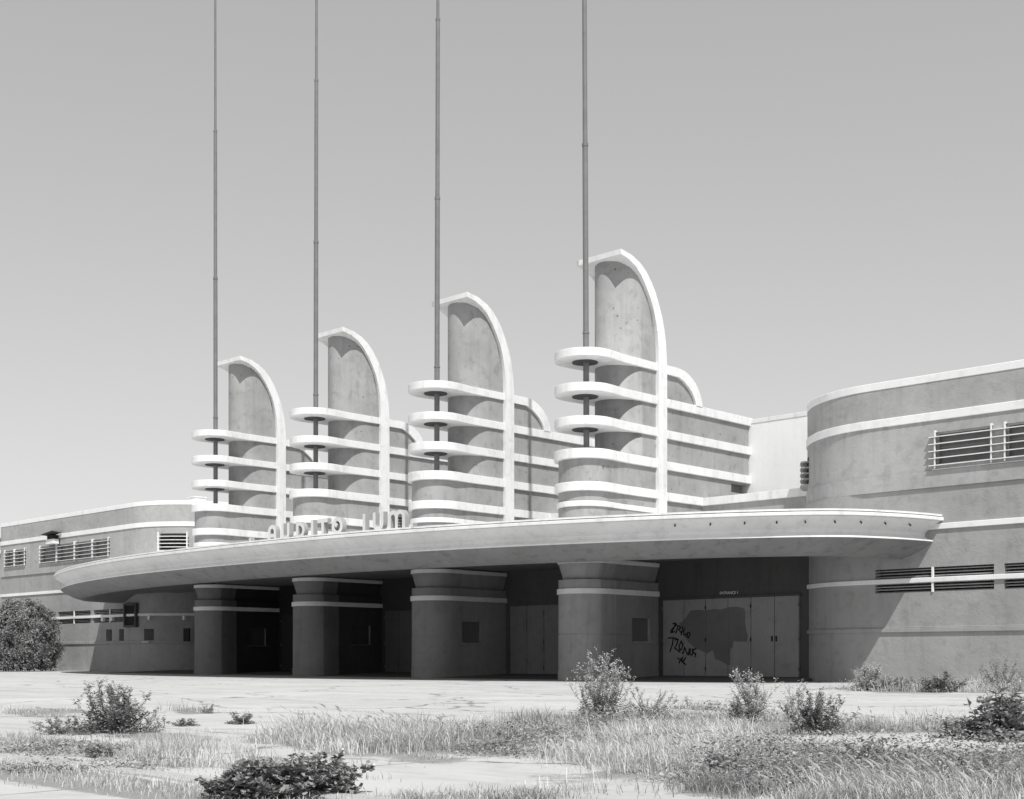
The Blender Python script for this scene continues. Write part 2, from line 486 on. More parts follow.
# --- entrance wall, porch floor, doors
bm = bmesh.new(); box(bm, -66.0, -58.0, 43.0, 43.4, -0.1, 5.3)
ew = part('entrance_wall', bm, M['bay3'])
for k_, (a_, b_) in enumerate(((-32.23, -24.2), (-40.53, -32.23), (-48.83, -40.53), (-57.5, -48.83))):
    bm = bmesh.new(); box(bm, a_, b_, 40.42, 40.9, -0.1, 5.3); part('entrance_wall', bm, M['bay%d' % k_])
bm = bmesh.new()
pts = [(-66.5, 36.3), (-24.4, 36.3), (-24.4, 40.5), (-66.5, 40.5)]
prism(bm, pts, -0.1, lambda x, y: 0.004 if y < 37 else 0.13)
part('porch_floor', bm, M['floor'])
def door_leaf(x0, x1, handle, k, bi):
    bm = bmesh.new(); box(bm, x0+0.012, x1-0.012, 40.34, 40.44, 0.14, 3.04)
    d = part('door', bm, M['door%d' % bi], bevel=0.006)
    for hz in (0.42, 1.5, 2.72):
        bm = bmesh.new(); hx = x0 if k % 2 == 0 else x1
        box(bm, hx-0.025, hx+0.025, 40.318, 40.345, hz-0.06, hz+0.06)
        obj('hinge', bm, M['patch'], d)
    if handle:
        bm = bmesh.new(); hx = x1-0.09 if k % 2 == 0 else x0+0.09
        box(bm, hx-0.018, hx+0.018, 40.28, 40.34, 1.42, 1.62)
        obj('handle', bm, M['dark'], d, bevel=0.01)
    return d
doors = []
bays = [(-31.03, -24.98), (-39.28, -33.33), (-47.58, -41.63), (-55.88, -49.93)]
for bi, (a, b) in enumerate(bays):
    w = (b-a)/6
    for k in range(6):
        doors.append(door_leaf(a+k*w, a+(k+1)*w, (k in (2, 3)) if bi else (k in (4, 5)), k, bi))
    bm = bmesh.new(); box(bm, a-0.07, b+0.07, 40.33, 40.45, 3.045, 3.12)
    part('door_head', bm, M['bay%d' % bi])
# overpainted patch and graffiti on the doors of the right bay
def z8(x, y): return (660 + x/8.0, 580 + y/8.0)
outl = [(245,245),(300,238),(350,243),(400,236),(440,232),(480,238),(520,224),(560,216),(600,212),(640,218),(668,228),(680,245),(682,290),(678,330),(688,400),(700,440),(697,480),(690,495),(650,492),(620,494),(590,485),(582,510),(582,535),(565,550),(560,600),(558,680),(530,678),(490,650),(465,640),(440,635),(430,590),(420,560),(398,575),(375,590),(350,575),(315,560),(280,545),(255,520),(230,500),(205,470),(190,440),(170,400),(150,345),(190,325),(205,300),(222,275)]
pp = [onY(*z8(x, y), 40.33) for x, y in outl]
w0 = (-24.98+31.03)/6
def ribbon(bm, pts, w, y0, y1):
    for a, b in zip(pts, pts[1:]):
        d = Vector((b[0]-a[0], 0, b[2]-a[2])); l = d.length
        if l < 1e-5: continue
        d /= l; n = Vector((-d.z, 0, d.x))*w*0.5; e = d*w*0.35
        q = [Vector(a)-n-e, Vector(b)-n+e, Vector(b)+n+e, Vector(a)+n-e]
        prism_y(bm, [(v.x, v.z) for v in q], y0, y1)
# one piece of the patch on each door it covers
def clip(poly, x0, x1):
    def half(poly, X, keep_greater):
        out = []
        for i in range(len(poly)):
            a, b = poly[i], poly[(i+1) % len(poly)]
            ia = (a[0] >= X) == keep_greater; ib = (b[0] >= X) == keep_greater
            if ia: out.append(a)
            if ia != ib:
                t = (X-a[0])/(b[0]-a[0]); out.append((X, a[1] + t*(b[1]-a[1])))
        return out
    return half(half(poly, x0, True), x1, False)
for k in range(6):
    x0, x1 = -31.03 + k*w0 + 0.02, -31.03 + (k+1)*w0 - 0.02
    c = clip([(p.x, p.z) for p in pp], x0, x1)
    if len(c) > 2:
        bm = bmesh.new(); prism_y(bm, c, 40.336, 40.345)
        obj('paint_patch', bm, M['patch'], doors[k])
S1 = [[(125,345),(112,378),(98,415)], [(102,350),(122,345),(132,356),(112,378),(90,400),(86,420),(118,414)], [(142,365),(136,395),(128,425)], [(146,366),(165,380),(150,396),(168,420)], [(182,372),(176,408),(170,440)], [(200,385),(188,410),(190,440),(208,435)], [(215,425),(236,420),(240,440),(226,462),(212,446),(222,430)]]
S2 = [[(65,465),(100,462),(132,468)], [(106,468),(98,520),(80,572)], [(122,480),(145,474),(138,505),(118,545),(140,560),(160,577)], [(168,488),(182,515),(172,555),(158,560),(152,530),(166,498)], [(196,540),(190,568),(178,588)], [(200,545),(212,580),(226,600),(236,548)], [(244,552),(238,590),(250,602),(262,592),(260,552)], [(288,548),(264,560),(266,580),(286,590),(280,612)]]
S3 = [[(142,622),(152,634)], [(168,628),(160,645),(154,664)], [(182,618),(172,648),(188,662),(206,676)], [(206,622),(194,640),(180,652)]]
for k in (0, 1):
    bm = bmesh.new(); nn = 0
    for s in S1 + S2 + S3:
        p = [onY(*z8(x, y), 40.33) for x, y in s]
        mx = sum(v.x for v in p)/len(p)
        if int((mx+31.03)//w0) == k:
            ribbon(bm, [tuple(v) for v in p], 0.05, 40.326, 40.3345); nn += 1
    if nn: obj('graffiti', bm, M['black'], doors[k])
    else: bm.free()
# lettering over the doors
fc = bpy.data.curves.new('lettering', 'FONT'); fc.body = 'ENTRANCE 1'; fc.size = 0.15; fc.extrude = 0.004
fo = bpy.data.objects.new('lettering', fc); COL.objects.link(fo)
dg = bpy.context.evaluated_depsgraph_get(); dg.update()
me = bpy.data.meshes.new_from_object(fo.evaluated_get(dg))
bpy.data.objects.remove(fo)
wtxt = max(v.co.x for v in me.vertices)
me.transform(Matrix.Translation((-28.42, 40.412, 3.19)) @ Matrix.Diagonal((0.8/wtxt, 1, 1, 1)) @ Matrix.Rotation(R(90), 4, 'X'))
lt = link('lettering', me, M['fascia'], B); lt.location = -world_loc(B)

# --- wings
def wing_outline(side, o, rc=4.2, low=False):
    """o = inset of the face; side=+1 right wing, -1 left wing"""
    if side > 0:
        cx, cy, yf = -21.75, 43.6, 39.40
        far = 14.0
        if low: cx, cy, rc = -22.15, 43.1, 3.7
    else:
        cx, cy, yf = -69.4, 43.7, 39.50
        far = -86.9
    r = rc - o
    pts = [(far - o*side*(0 if side > 0 else 1), cy - r), ]
    for i in range(31):
        a = math.pi/2*i/30
        pts.append((cx - side*r*math.sin(a), cy - r*math.cos(a)))
    pts.append((cx - side*r, 62.0)); pts.append((far, 62.0))
    return pts if side > 0 else pts[::-1]
lows = []
def wing(side):
    bm = bmesh.new()
    prism(bm, wing_outline(side, 0.0), 6.29, 6.82)
    prism(bm, wing_outline(side, 0.04), 6.70, 9.80)
    w = part('wing_wall', bm, M['stucco'], smooth=True)
    bm = bmesh.new(); prism(bm, wing_outline(side, 0.055, low=True), -0.1, 6.285)
    lw_ = part('ground_floor_wall', bm, M['stucco_low'], smooth=True)
    lows.append(lw_)
    def ledge(name, o, z0, z1, m, **k):
        bm = bmesh.new(); prism(bm, wing_outline(side, o, low=z1 < 6), z0, z1)
        return obj(name, bm, m, w, smooth=True, **k)
    ledge('parapet_cap', 0.020, 9.68, 9.93, M['cap'], bevel=0.015)
    ledge('upper_band', -0.005, 8.43, 8.70, M['cap'], bevel=0.015)
    ledge('middle_band', 0.0, 4.94, 5.12, M['cap'], bevel=0.012)
    ledge('lower_band', -0.005, 3.26, 3.41, M['cap'], bevel=0.012)
    ledge('moulding', 0.00, 1.66, 1.80, M['stucco_low'], bevel=0.012)
    ledge('moulding', 0.035, 1.80, 1.84, M['stucco_low'], bevel=0.012)
    return w
wr = wing(1); wl = wing(-1)

# --- louvred windows on the flat fronts
def louvre_window(w, x0, x1, yf, z0, z1, n, ext0, ext1, first):
    """recess cut in the wall, pane at its back, frame, two posts and projecting blades"""
    bm = bmesh.new(); box(bm, x0+0.002, x1-0.002, yf+0.16, yf+0.19, z0+0.002, z1-0.002)
    g = part('window', bm, M['glass'])
    bm = bmesh.new()
    for a, b, c, d in ((x0+.001,x0+.06,z0+.001,z1-.001),(x1-.06,x1-.001,z0+.001,z1-.001),(x0+.06,x1-.06,z1-.06,z1-.001),(x0+.06,x1-.06,z0+.001,z0+.06)):
        box(bm, a, b, yf+0.06, yf+0.155, c, d)
    obj('frame', bm, M['stucco'], g)
    for px in (x0+0.01, x1-0.01):
        bm = bmesh.new()
        prism_x(bm, [(yf-0.13, z0-0.10), (yf-0.09, z0-0.10), (yf-0.09, z1), (yf+0.04, z1), (yf+0.04, z1+0.05), (yf-0.13, z1+0.05)], px-0.022, px+0.022)
        obj('post', bm, M['white'], g)
    bm = bmesh.new()
    for i in range(n):
        zc = 6.97 + 0.2275*i
        prism_x(bm, [(yf+0.03, zc+0.03), (yf+0.03, zc+0.045), (yf-0.15, zc+0.018), (yf-0.15, zc-0.014)], x0-ext0, x1+ext1)
    obj('louvre', bm, M['white'], g)
    return g
cuts_r, cuts_l = [], []
YR, YL = 39.445, 39.545
RX = [(-19.38,-17.51),(-17.10,-15.25),(-14.85,-13.0),(-12.6,-10.75)]
for x0, x1 in RX: cuts_r.append((x0, x1, 39.0, YR+0.16+0.03, 6.98, 8.04))
LX = [(-81.0,-78.75),(-78.65,-76.40),(-76.30,-74.15),(-74.05,-72.15),(-86.1,-84.7),(-84.6,-83.15)]
for x0, x1 in LX: cuts_l.append((x0, x1, 39.0, YL+0.19, 6.98, 8.04))
# lower strips of louvres, above and below the white band
LR = [(-21.53,-17.48),(-17.16,-13.1),(-12.8,-8.8)]
LL = [(-70.1,-74.15),(-74.5,-78.7),(-79.05,-83.0)]
lo_r, lo_l = [], []
for a, b in LR: lo_r += [(a, b, 39.0, 39.85, 3.43, 3.74), (a, b, 39.0, 39.85, 2.95, 3.24)]
for b, a in LL: lo_l += [(a, b, 39.0, 39.95, 3.43, 3.74), (a, b, 39.0, 39.95, 2.95, 3.24)]
SW = [(-72.6,-71.9,1.78,2.53),(-71.06,-70.5,1.78,2.53),(-68.42,-67.72,1.76,2.50)]
for a, b, c, d in SW: lo_l.append((a, b, 39.0, 40.65, c, d))
cut(wr, cuts_r); cut(wl, cuts_l); cut(lows[0], lo_r); cut(lows[1], lo_l)
for o in (wr, wl, lows[0], lows[1]):
    o.data.set_sharp_from_angle(angle=R(32))
for k, (x0, x1) in enumerate(RX): louvre_window(wr, x0, x1, YR, 6.98, 8.04, 5, 0.19 if k == 0 else 0.21, 0.2, k == 0)
for k, (x0, x1) in enumerate(LX): louvre_window(wl, x0, x1, YL, 6.98, 8.04, 5, 0.06, 0.06, k == 0)
def sill(x0, x1, yf):
    bm = bmesh.new(); box(bm, x0, x1, yf-0.03, yf+0.05, 6.835, 6.87); part('sill', bm, M['white'], bevel=0.008)
sill(-19.5, -10.6, YR); sill(-81.1, -72.0, YL); sill(-86.2, -83.05, YL)
def strip_louvre(a, b, yw):
    bm = bmesh.new(); box(bm, a+.002, b-.002, yw+0.30, yw+0.325, 3.432, 3.738); box(bm, a+.002, b-.002, yw+0.30, yw+0.325, 2.952, 3.238)
    g = part('vent', bm, M['dark'])
    bm = bmesh.new()
    for zc in (3.49, 3.59, 3.69, 2.98, 3.08, 3.17):
        prism_x(bm, [(yw+0.02, zc-0.03), (yw+0.02, zc-0.008), (yw+0.15, zc+0.03), (yw+0.15, zc+0.01)], a+.001, b-.001)
    obj('louvre', bm, M['stucco'], g)
    bm = bmesh.new()
    box(bm, (a+b)/2-0.02, (a+b)/2+0.04, yw-0.09, yw-0.02, 2.94, 3.745)
    obj('frame', bm, M['fascia'], g)
for a, b in LR: strip_louvre(a, b, 39.51)
for b, a in LL: strip_louvre(a, b, 39.61)
# curved louvre on each rounded corner
def curved_louvre(side, a0, a1):
    cx, cy = (-21.75, 43.6) if side > 0 else (-69.4, 43.7)
    P = lambda a, r: (cx - side*r*math.sin(a), cy - r*math.cos(a))
    def arc(bm, r0, r1, z0, z1, n=10, aa=a0, ab=a1, dz=0.0):
        ang = [aa + (ab-aa)*i/n for i in range(n+1)]
        pts = [P(a, r0) for a in ang] + [P(a, r1) for a in ang[::-1]]
        if side < 0: pts = pts[::-1]
        prism(bm, pts, z0, z1)
    bm = bmesh.new(); arc(bm, 4.10, 4.162, 7.1, 8.02)
    g = part('window', bm, M['dark'])
    bm = bmesh.new()
    for i in range(5): arc(bm, 4.14, 4.42, 7.0 + 0.205*i, 7.035 + 0.205*i, aa=a0-0.02, ab=a1+0.02)
    obj('louvre', bm, M['white'] if side < 0 else M['stucco'], g)
    for a in ((a0, a1) if side < 0 else ()):
        bm = bmesh.new()
        arc(bm, 4.36, 4.44, 6.92, 8.10, 1, a-0.008, a+0.008)
        obj('post', bm, M['white'], g)
curved_louvre(1, R(50), R(71)); curved_louvre(-1, R(30), R(52))
# small openings and dark display box on the left wing
for a, b, c, d in SW:
    bm = bmesh.new(); box(bm, a+.001, b-.001, 40.55, 40.6, c+.001, d-.001)
    g = part('window', bm, M['black'])
    bm = bmesh.new(); box(bm, a-0.04, b+0.04, 39.55, 39.66, c-0.045, c-0.003); obj('sill', bm, M['fascia'], g)
bm = bmesh.new(); box(bm, -65.2, -64.6, 40.3, 40.38, 1.75, 2.5)
g = part('window', bm, M['dark'])
# the hatch near the pier sits on the rounded corner
def on_corner(a, r): return (-69.4 + r*math.sin(a), 43.7 - r*math.cos(a))
bm = bmesh.new()
pts = [on_corner(R(43)+i*R(3.2), 4.11) for i in range(4)] + [on_corner(R(43)+i*R(3.2), 4.0) for i in (3,2,1,0)]
prism(bm, pts, 1.78, 2.5); part('hatch', bm, M['dark'])
bm = bmesh.new(); box(bm, -70.28, -70.14, 39.38, 39.75, 2.62, 4.02); box(bm, -69.0, -68.86, 39.38, 39.75, 2.62, 4.02)
box(bm, -70.14, -69.0, 39.38, 39.75, 3.9, 4.02); box(bm, -70.14, -69.0, 39.38, 39.75, 2.62, 2.74)
g = part('display_case', bm, M['porch'], bevel=0.01)
bm = bmesh.new(); box(bm, -70.13, -69.01, 39.50, 39.56, 2.75, 3.89); obj('pane', bm, M['dark'], g)
for bx in (-71.9, -67.6, -73.0):
    bm = bmesh.new(); box(bm, bx, bx+0.22, 39.42, 39.62, 3.02, 3.258); part('bracket', bm, M['white'], bevel=0.01)
a = R(50); 
bm = bmesh.new(); x, y = on_corner(a, 4.15); box(bm, x-0.12, x+0.12, y-0.1, y+0.1, 3.02, 3.258); part('bracket', bm, M['white'])

# --- parapet and rear wall between the wings, hall behind
bm = bmesh.new(); box(bm, -66.0, -25.4, 43.22, 43.6, 5.2, 6.97)
pw = part('parapet', bm, M['stucco'])
bm = bmesh.new(); box(bm, -66.0, -25.4, 43.13, 43.7, 6.95, 7.268); obj('parapet_cap', bm, M['white'], pw, bevel=0.012)
bm = bmesh.new(); box(bm, -66.0, -25.4, 46.6, 62.0, 4.0, 10.72)
rw = part('rear_wall', bm, M['rear'])
bm = bmesh.new(); box(bm, -66.1, -25.3, 46.58, 62.1, 10.70, 10.88); obj('coping', bm, M['white'], rw, bevel=0.012)
bm = bmesh.new(); box(bm, -66.1, -25.3, 43.5, 46.7, 4.6, 5.6); part('low_roof', bm, M['white'])
# far end of the left wing steps back
bm = bmesh.new(); box(bm, -101.0, -86.5, 41.2, 62.0, -0.1, 9.3)
lw = part('end_block', bm, M['stucco'])
bm = bmesh.new(); box(bm, -101.1, -86.5, 41.1, 62.0, 9.3, 9.55); obj('parapet_cap', bm, M['white'], lw)
bm = bmesh.new(); box(bm, -101.1, -86.5, 41.08, 42.0, 8.2, 8.45); obj('upper_band', bm, M['white'], lw)

# ------------------------------------------------------------------ sign letters on the canopy
SG = empty('roof_sign', (-38.6, 30.4, 5.38), 'white block letters AUDITO IUM with the R missing, standing on the canopy edge', 'sign')
HL = 0.68
def letter(name, x, strokes, w=0.15, z=5.385, tilt=0):
    bm = bmesh.new()
    for si, s in enumerate(strokes):
        n = len(s); yo = 0.004*si
        L, Rr = [], []
        for i in range(n):
            a = Vector(s[max(i-1, 0)]); b = Vector(s[min(i+1, n-1)]); d = (b-a).normalized()
            nrm = Vector((-d.y, d.x))*w*0.5
            p = Vector(s[i]); L.append(p+nrm); Rr.append(p-nrm)
        for i in range(n-1):
            prism_y(bm, [tuple(L[i]), tuple(L[i+1]), tuple(Rr[i+1]), tuple(Rr[i])], 30.3+yo, 30.5-yo)
    bm.normal_update()
    for f in bm.faces: f.material_index = 0 if abs(f.normal.y) > 0.7 else 1
    bmesh.ops.transform(bm, matrix=Matrix.Translation((x, 0, z)) @ Matrix.Rotation(tilt, 4, 'Y'), verts=bm.verts)
    o = obj(name, bm, [M['letter'], M['letter_side']], SG)
    o.location = (38.6, -30.4, -5.38)
    return o
def arc2(cx, cz, rx, rz, a0, a1, n=10):
    return [(cx + rx*math.cos(R(a0+(a1-a0)*i/n)), cz + rz*math.sin(R(a0+(a1-a0)*i/n))) for i in range(n+1)]
w = 0.16; e = 0.08
letter('letter_a', -42.85, [[(e,0)] + arc2(0.27, HL-0.27, 0.19, 0.19, 180, 0)+[(0.46,0)], [(0.13,0.25),(0.42,0.25)]], w=0.15)
letter('letter_u', -41.98, [[(e,HL)] + arc2(0.27, 0.26, 0.19, 0.18, 180, 360)+[(0.46,HL)]])
letter('letter_d', -41.02, [[(e,0),(e,HL)], [(e,HL-0.08)] + arc2(0.17, HL/2, 0.30, HL/2-0.08, 90, -90) + [(e,0.08)]])
letter('letter_i', -40.08, [[(e,0),(e,HL)]])
letter('letter_t', -39.72, [[(0.36,0),(0.36,HL)], [(0.06,HL-0.075),(0.66,HL-0.075)]], w=0.15)
letter('letter_o', -38.80, [arc2(0.32, HL/2, 0.25, HL/2-0.08, 90, 450, 22), [(0.12,0.50),(0.30,0.34)]])
letter('letter_i', -37.00, [[(e,0),(e,HL)]])
letter('letter_u', -36.42, [[(e,HL)] + arc2(0.30, 0.26, 0.22, 0.18, 180, 360)+[(0.52,HL)]])
letter('letter_m', -35.58, [[(e,0)] + arc2(0.27, HL-0.27, 0.19, 0.19, 180, 0)+[(0.46,0)], [(0.46,0)]+arc2(0.65, HL-0.27, 0.19, 0.19, 180, 0)+[(0.84,0)]])
letter('letter_stub', -34.35, [[(0.06,-0.02),(0.06,0.16)]], w=0.10)
letter('letter_stub', -44.15, [[(0.0,0.26),(0.08,0.10),(0.24,0.06),(0.30,0.0)]], w=0.12, tilt=0.1)

# ------------------------------------------------------------------ small fittings
fx = empty('wall_lamp_box', (-79.0, 39.2, 8.0), 'dark box with a tilted flat lid on the upper white band of the left wing', 'light fitting')
def fsub(name, bm, m, **k):
    o = obj(name, bm, m, fx, **k); o.location = (79.0, -39.2, -8.0); return o
bm = bmesh.new(); box(bm, -79.4, -78.4, 39.05, 39.46, 8.05, 8.36); fsub('base', bm, M['fascia'], bevel=0.02)
bm = bmesh.new(); box(bm, -79.3, -78.5, 39.1, 39.46, 8.37, 8.62); fsub('housing', bm, M['dark'], bevel=0.02)
bm = bmesh.new()
prism_x(bm, [(38.85, 8.72), (38.85, 8.76), (39.46, 8.68), (39.46, 8.64)], -79.6, -78.1)
for v in bm.verts: v.co.z += (v.co.x+79.0)*0.10
fsub('lid', bm, M['rust_and_hole'])
vb = empty('roof_vent', (-71.2, 45.0, 9.85), 'small pale box vent on the roof of the left wing beside the leftmost tower', 'vent')
bm = bmesh.new(); box(bm, -0.36, 0.36, -0.4, 0.4, -0.05, 0.98); obj('housing', bm, M['fascia'], vb, bevel=0.02)
bm = bmesh.new(); box(bm, -0.40, 0.40, -0.44, 0.44, 0.982, 1.05); obj('lid', bm, M['white'], vb)
# thin aerial wires
# ------------------------------------------------------------------ ground
PATCHES = []   # (image centre, radii) of grass areas; also used to darken the soil under them
def patch(cx, cy, rx, ry, n, h, **k): PATCHES.append((cx, cy, rx, ry, n, h, k))
patch(372, 742, 72, 11, 5200, 0.36, lean=0.5, plume=0.10, tone=(0.15,0.8))
patch(320, 741, 30, 8, 900, 0.22, tone=(0.1,0.7))
patch(190, 757, 52, 9, 2300, 0.27, tone=(0.2,0.9))
patch(255, 766, 40, 7, 600, 0.14, tone=(0.2,0.9))
patch(50, 749, 60, 6, 1000, 0.10, tone=(0.1,0.7))
patch(20, 742, 20, 4, 420, 0.18, tone=(0.1,0.8))
patch(105, 752, 30, 6, 700, 0.10, tone=(0.0,0.5))
patch(505, 742, 90, 9, 2300, 0.16, tone=(0.05,0.7))
patch(565, 737, 120, 12, 3400, 0.18, tone=(0.05,0.65))
patch(470, 732, 50, 8, 1500, 0.26, tone=(0.1,0.8))
patch(640, 758, 72, 15, 4200, 0.32, lean=0.6, plume=0.05, tone=(0.25,1.0))
patch(690, 748, 60, 16, 3000, 0.34, lean=0.6, plume=0.06, tone=(0.25,1.0))
patch(524, 722, 14, 4, 420, 0.42, tone=(0.1,0.7))
patch(560, 722, 50, 6, 700, 0.18, tone=(0.1,0.8))
patch(690, 716, 45, 8, 700, 0.22, tone=(0.2,0.9))
patch(620, 722, 80, 6, 900, 0.16, tone=(0.1,0.7))
patch(745, 727, 40, 8, 1100, 0.20, tone=(0.1,0.7))
patch(880, 730, 100, 6, 900, 0.34, plume=0.05, tone=(0.2,0.9))
patch(905, 728, 30, 5, 300, 0.40, tone=(0.1,0.8))
patch(870, 784, 165, 24, 11000, 0.20, tone=(0.0,0.65))
patch(760, 764, 80, 12, 2500, 0.22, tone=(0.05,0.7))
patch(960, 770, 80, 14, 3000, 0.20, tone=(0.0,0.6))
patch(800, 752, 60, 8, 800, 0.24, plume=0.03, tone=(0.2,0.9))
patch(900, 798, 85, 9, 1100, 0.26, lean=0.8, plume=0.09, tone=(0.3,1.0))
patch(440, 798, 34, 6, 700, 0.12, tone=(0.1,0.7))
patch(515, 798, 28, 8, 700, 0.16, tone=(0.1,0.8))
patch(585, 790, 30, 8, 120, 0.16, tone=(0.2,0.8))
patch(550, 775, 45, 6, 260, 0.10, tone=(0.2,0.8))
patch(48, 713, 38, 3.4, 700, 0.12, tone=(0.2,0.8))
patch(265, 738, 30, 4, 420, 0.12, tone=(0.1,0.7))
patch(185, 736, 70, 5, 320, 0.06, tone=(0.1,0.7))
patch(430, 756, 40, 6, 260, 0.06, tone=(0.1,0.7))
patch(190, 711, 12, 2.2, 160, 0.20, tone=(0.3,0.9))
patch(940, 690, 100, 2.6, 2600, 0.42, tone=(0.15,0.8))
patch(1010, 690, 30, 3.0, 900, 0.75, tone=(0.15,0.7))
patch(845, 689, 16, 2.0, 260, 0.30, tone=(0.3,0.9))
patch(30, 669, 34, 1.0, 900, 0.40, tone=(0.1,0.5))

from mathutils import noise as mnoise
def cover(p, seed=0.0):
    """0..1 patchiness of the growth on the ground"""
    z = -p.x*math.sin(TH) + p.y*math.cos(TH)
    k = 1.0/(0.35 + 0.035*z)
    v = mnoise.fractal(Vector((p.x*k, p.y*k, seed)), 0.8, 2.0, 3)
    return max(0.0, min(1.0, 0.5 + 0.95*v))
def litter(x, y):
    """how much soil and dead grass lies on the concrete here"""
    p = Vector((x, y, 0))
    xc = x*math.cos(TH) + y*math.sin(TH); zc = -x*math.sin(TH) + y*math.cos(TH)
    if zc < 2: return 0.0
    u = 512 + FPX*xc/zc; v = HOR + FPX*EYE/zc
    s = 0.0
    for cx, cy, rx, ry, n, h, k in PATCHES:
        d = ((u-cx)/(rx*1.08))**2 + ((v-cy)/(ry*1.25))**2 + (0.9 if cover(p) < 0.40 else 0.0)
        if d < 1.6: s = max(s, min(1.0, 1.6-d)*min(1.0, n/(rx*ry*1.6)))
    if 3.93 < y < 4.74 and x < -3.5: s = max(s, 0.75)
    return s
m, nt, b = new_mat('weathered_concrete_ground')
g = nt.nodes.new('ShaderNodeNewGeometry'); P = g.outputs['Position']
n1 = noise(nt, P, 0.35, 5, 0.6); n2 = noise(nt, P, 1.9, 6, 0.65, 0.3); n3 = noise(nt, P, 24, 4, 0.7)
n5 = noise(nt, mapping(nt, P, (0.22, 1.1, 1)), 0.8, 5, 0.65, 0.5)
val = mixv(nt, ramp(nt, n1, [(0.3, 0), (0.7, 1)]), 0.385, 0.47)
val = math_n(nt, 'MULTIPLY', val, mixv(nt, ramp(nt, n2, [(0.50, 0), (0.75, 1)]), 1.0, 0.83))
val = math_n(nt, 'MULTIPLY', val, mixv(nt, ramp(nt, n5, [(0.54, 0), (0.68, 1)]), 1.0, 0.82))
val = math_n(nt, 'MULTIPLY', val, mixv(nt, n3, 0.93, 1.07))
# cracks
wv = nt.nodes.new('ShaderNodeVectorMath'); wv.operation = 'ADD'
nz = nt.nodes.new('ShaderNodeTexNoise'); nz.inputs['Scale'].default_value = 1.2; nz.inputs['Detail'].default_value = 5
nt.links.new(P, nz.inputs['Vector'])
sc = nt.nodes.new('ShaderNodeVectorMath'); sc.operation = 'SCALE'; sc.inputs['Scale'].default_value = 0.9
nt.links.new(nz.outputs['Color'], sc.inputs[0]); nt.links.new(P, wv.inputs[0]); nt.links.new(sc.outputs[0], wv.inputs[1])
vo = nt.nodes.new('ShaderNodeTexVoronoi'); vo.feature = 'DISTANCE_TO_EDGE'; vo.inputs['Scale'].default_value = 0.22
nt.links.new(wv.outputs[0], vo.inputs['Vector'])
crack = ramp(nt, vo.outputs['Distance'], [(0.004, 1), (0.010, 0)])
crack = math_n(nt, 'MULTIPLY', crack, ramp(nt, n2, [(0.42, 0.1), (0.56, 1)]))
# slab joints every few metres along the front
sx = nt.nodes.new('ShaderNodeSeparateXYZ'); nt.links.new(P, sx.inputs[0])
yy = math_n(nt, 'ADD', sx.outputs['Y'], math_n(nt, 'MULTIPLY', nz.outputs['Fac'], 0.06))
jy = math_n(nt, 'ABSOLUTE', math_n(nt, 'SUBTRACT', math_n(nt, 'FRACT', math_n(nt, 'DIVIDE', math_n(nt, 'ADD', yy, 0.85), 6.1), 0), 0.5), 0)
jx = math_n(nt, 'ABSOLUTE', math_n(nt, 'SUBTRACT', math_n(nt, 'FRACT', math_n(nt, 'DIVIDE', math_n(nt, 'ADD', sx.outputs['X'], 200.0), 6.1), 0), 0.5), 0)
j = math_n(nt, 'MAXIMUM', ramp(nt, jy, [(0.0, 1), (0.0045, 0)]), ramp(nt, jx, [(0.0, 1), (0.003, 0)]))
j = math_n(nt, 'MULTIPLY', j, ramp(nt, n5, [(0.35, 0.2), (0.6, 1)]))
ln = math_n(nt, 'MAXIMUM', crack, j)
val = mixv(nt, ln, val, 0.13)
at = nt.nodes.new('ShaderNodeAttribute'); at.attribute_name = 'litter'
lm = math_n(nt, 'MULTIPLY', at.outputs['Fac'], 1.25)
lm = math_n(nt, 'ADD', lm, math_n(nt, 'MULTIPLY', math_n(nt, 'SUBTRACT', noise(nt, P, 9, 5, 0.7), 0.5), 1.4))
lmask = math_n(nt, 'MULTIPLY', ramp(nt, lm, [(0.35, 0), (0.75, 1)]), ramp(nt, at.outputs['Fac'], [(0.02, 0), (0.2, 1)]))
soil = mixv(nt, noise(nt, P, 45, 3, 0.7), 0.10, 0.36)
val = mixv(nt, lmask, val, soil)
# scattered dead leaves and pebbles
vp = nt.nodes.new('ShaderNodeTexVoronoi'); vp.inputs['Scale'].default_value = 5.0; nt.links.new(P, vp.inputs['Vector'])
peb = math_n(nt, 'MULTIPLY', ramp(nt, vp.outputs['Distance'], [(0.08, 1), (0.12, 0)]), ramp(nt, n2, [(0.55, 0), (0.62, 1)]))
val = mixv(nt, math_n(nt, 'MULTIPLY', peb, 0.7), val, 0.14)
c = nt.nodes.new('ShaderNodeCombineColor')
for i in range(3): nt.links.new(val, c.inputs[i])
nt.links.new(c.outputs[0], b.inputs['Base Color']); b.inputs['Roughness'].default_value = 0.95
b.inputs['Specular IOR Level'].default_value = 0.2
h = math_n(nt, 'SUBTRACT', math_n(nt, 'ADD', math_n(nt, 'MULTIPLY', n3, 0.4), math_n(nt, 'MULTIPLY', n2, 0.6)), math_n(nt, 'MULTIPLY', ln, 1.5))
bump(nt, b, h, 0.5, 0.03)
M['ground'] = m
xs = [-600, -250, -120, -70, -45, -32] + [-24 + 0.14*i for i in range(172)] + [3, 8, 20, 60, 200, 600]
ys = [-400, -100, -20, 0, 2.5] + [3.2 + 0.12*i for i in range(130)] + [19 + 0.4*i for i in range(40)] + [36, 45, 70, 150, 600, 1500]
bm = bmesh.new()
grid = [[bm.verts.new((x, y, 0.012*math.sin(x*0.7+y*0.4)*math.sin(y*0.9-x*0.3) if -24 < x < 0.1 and 3.2 < y < 19 else 0)) for x in xs] for y in ys]
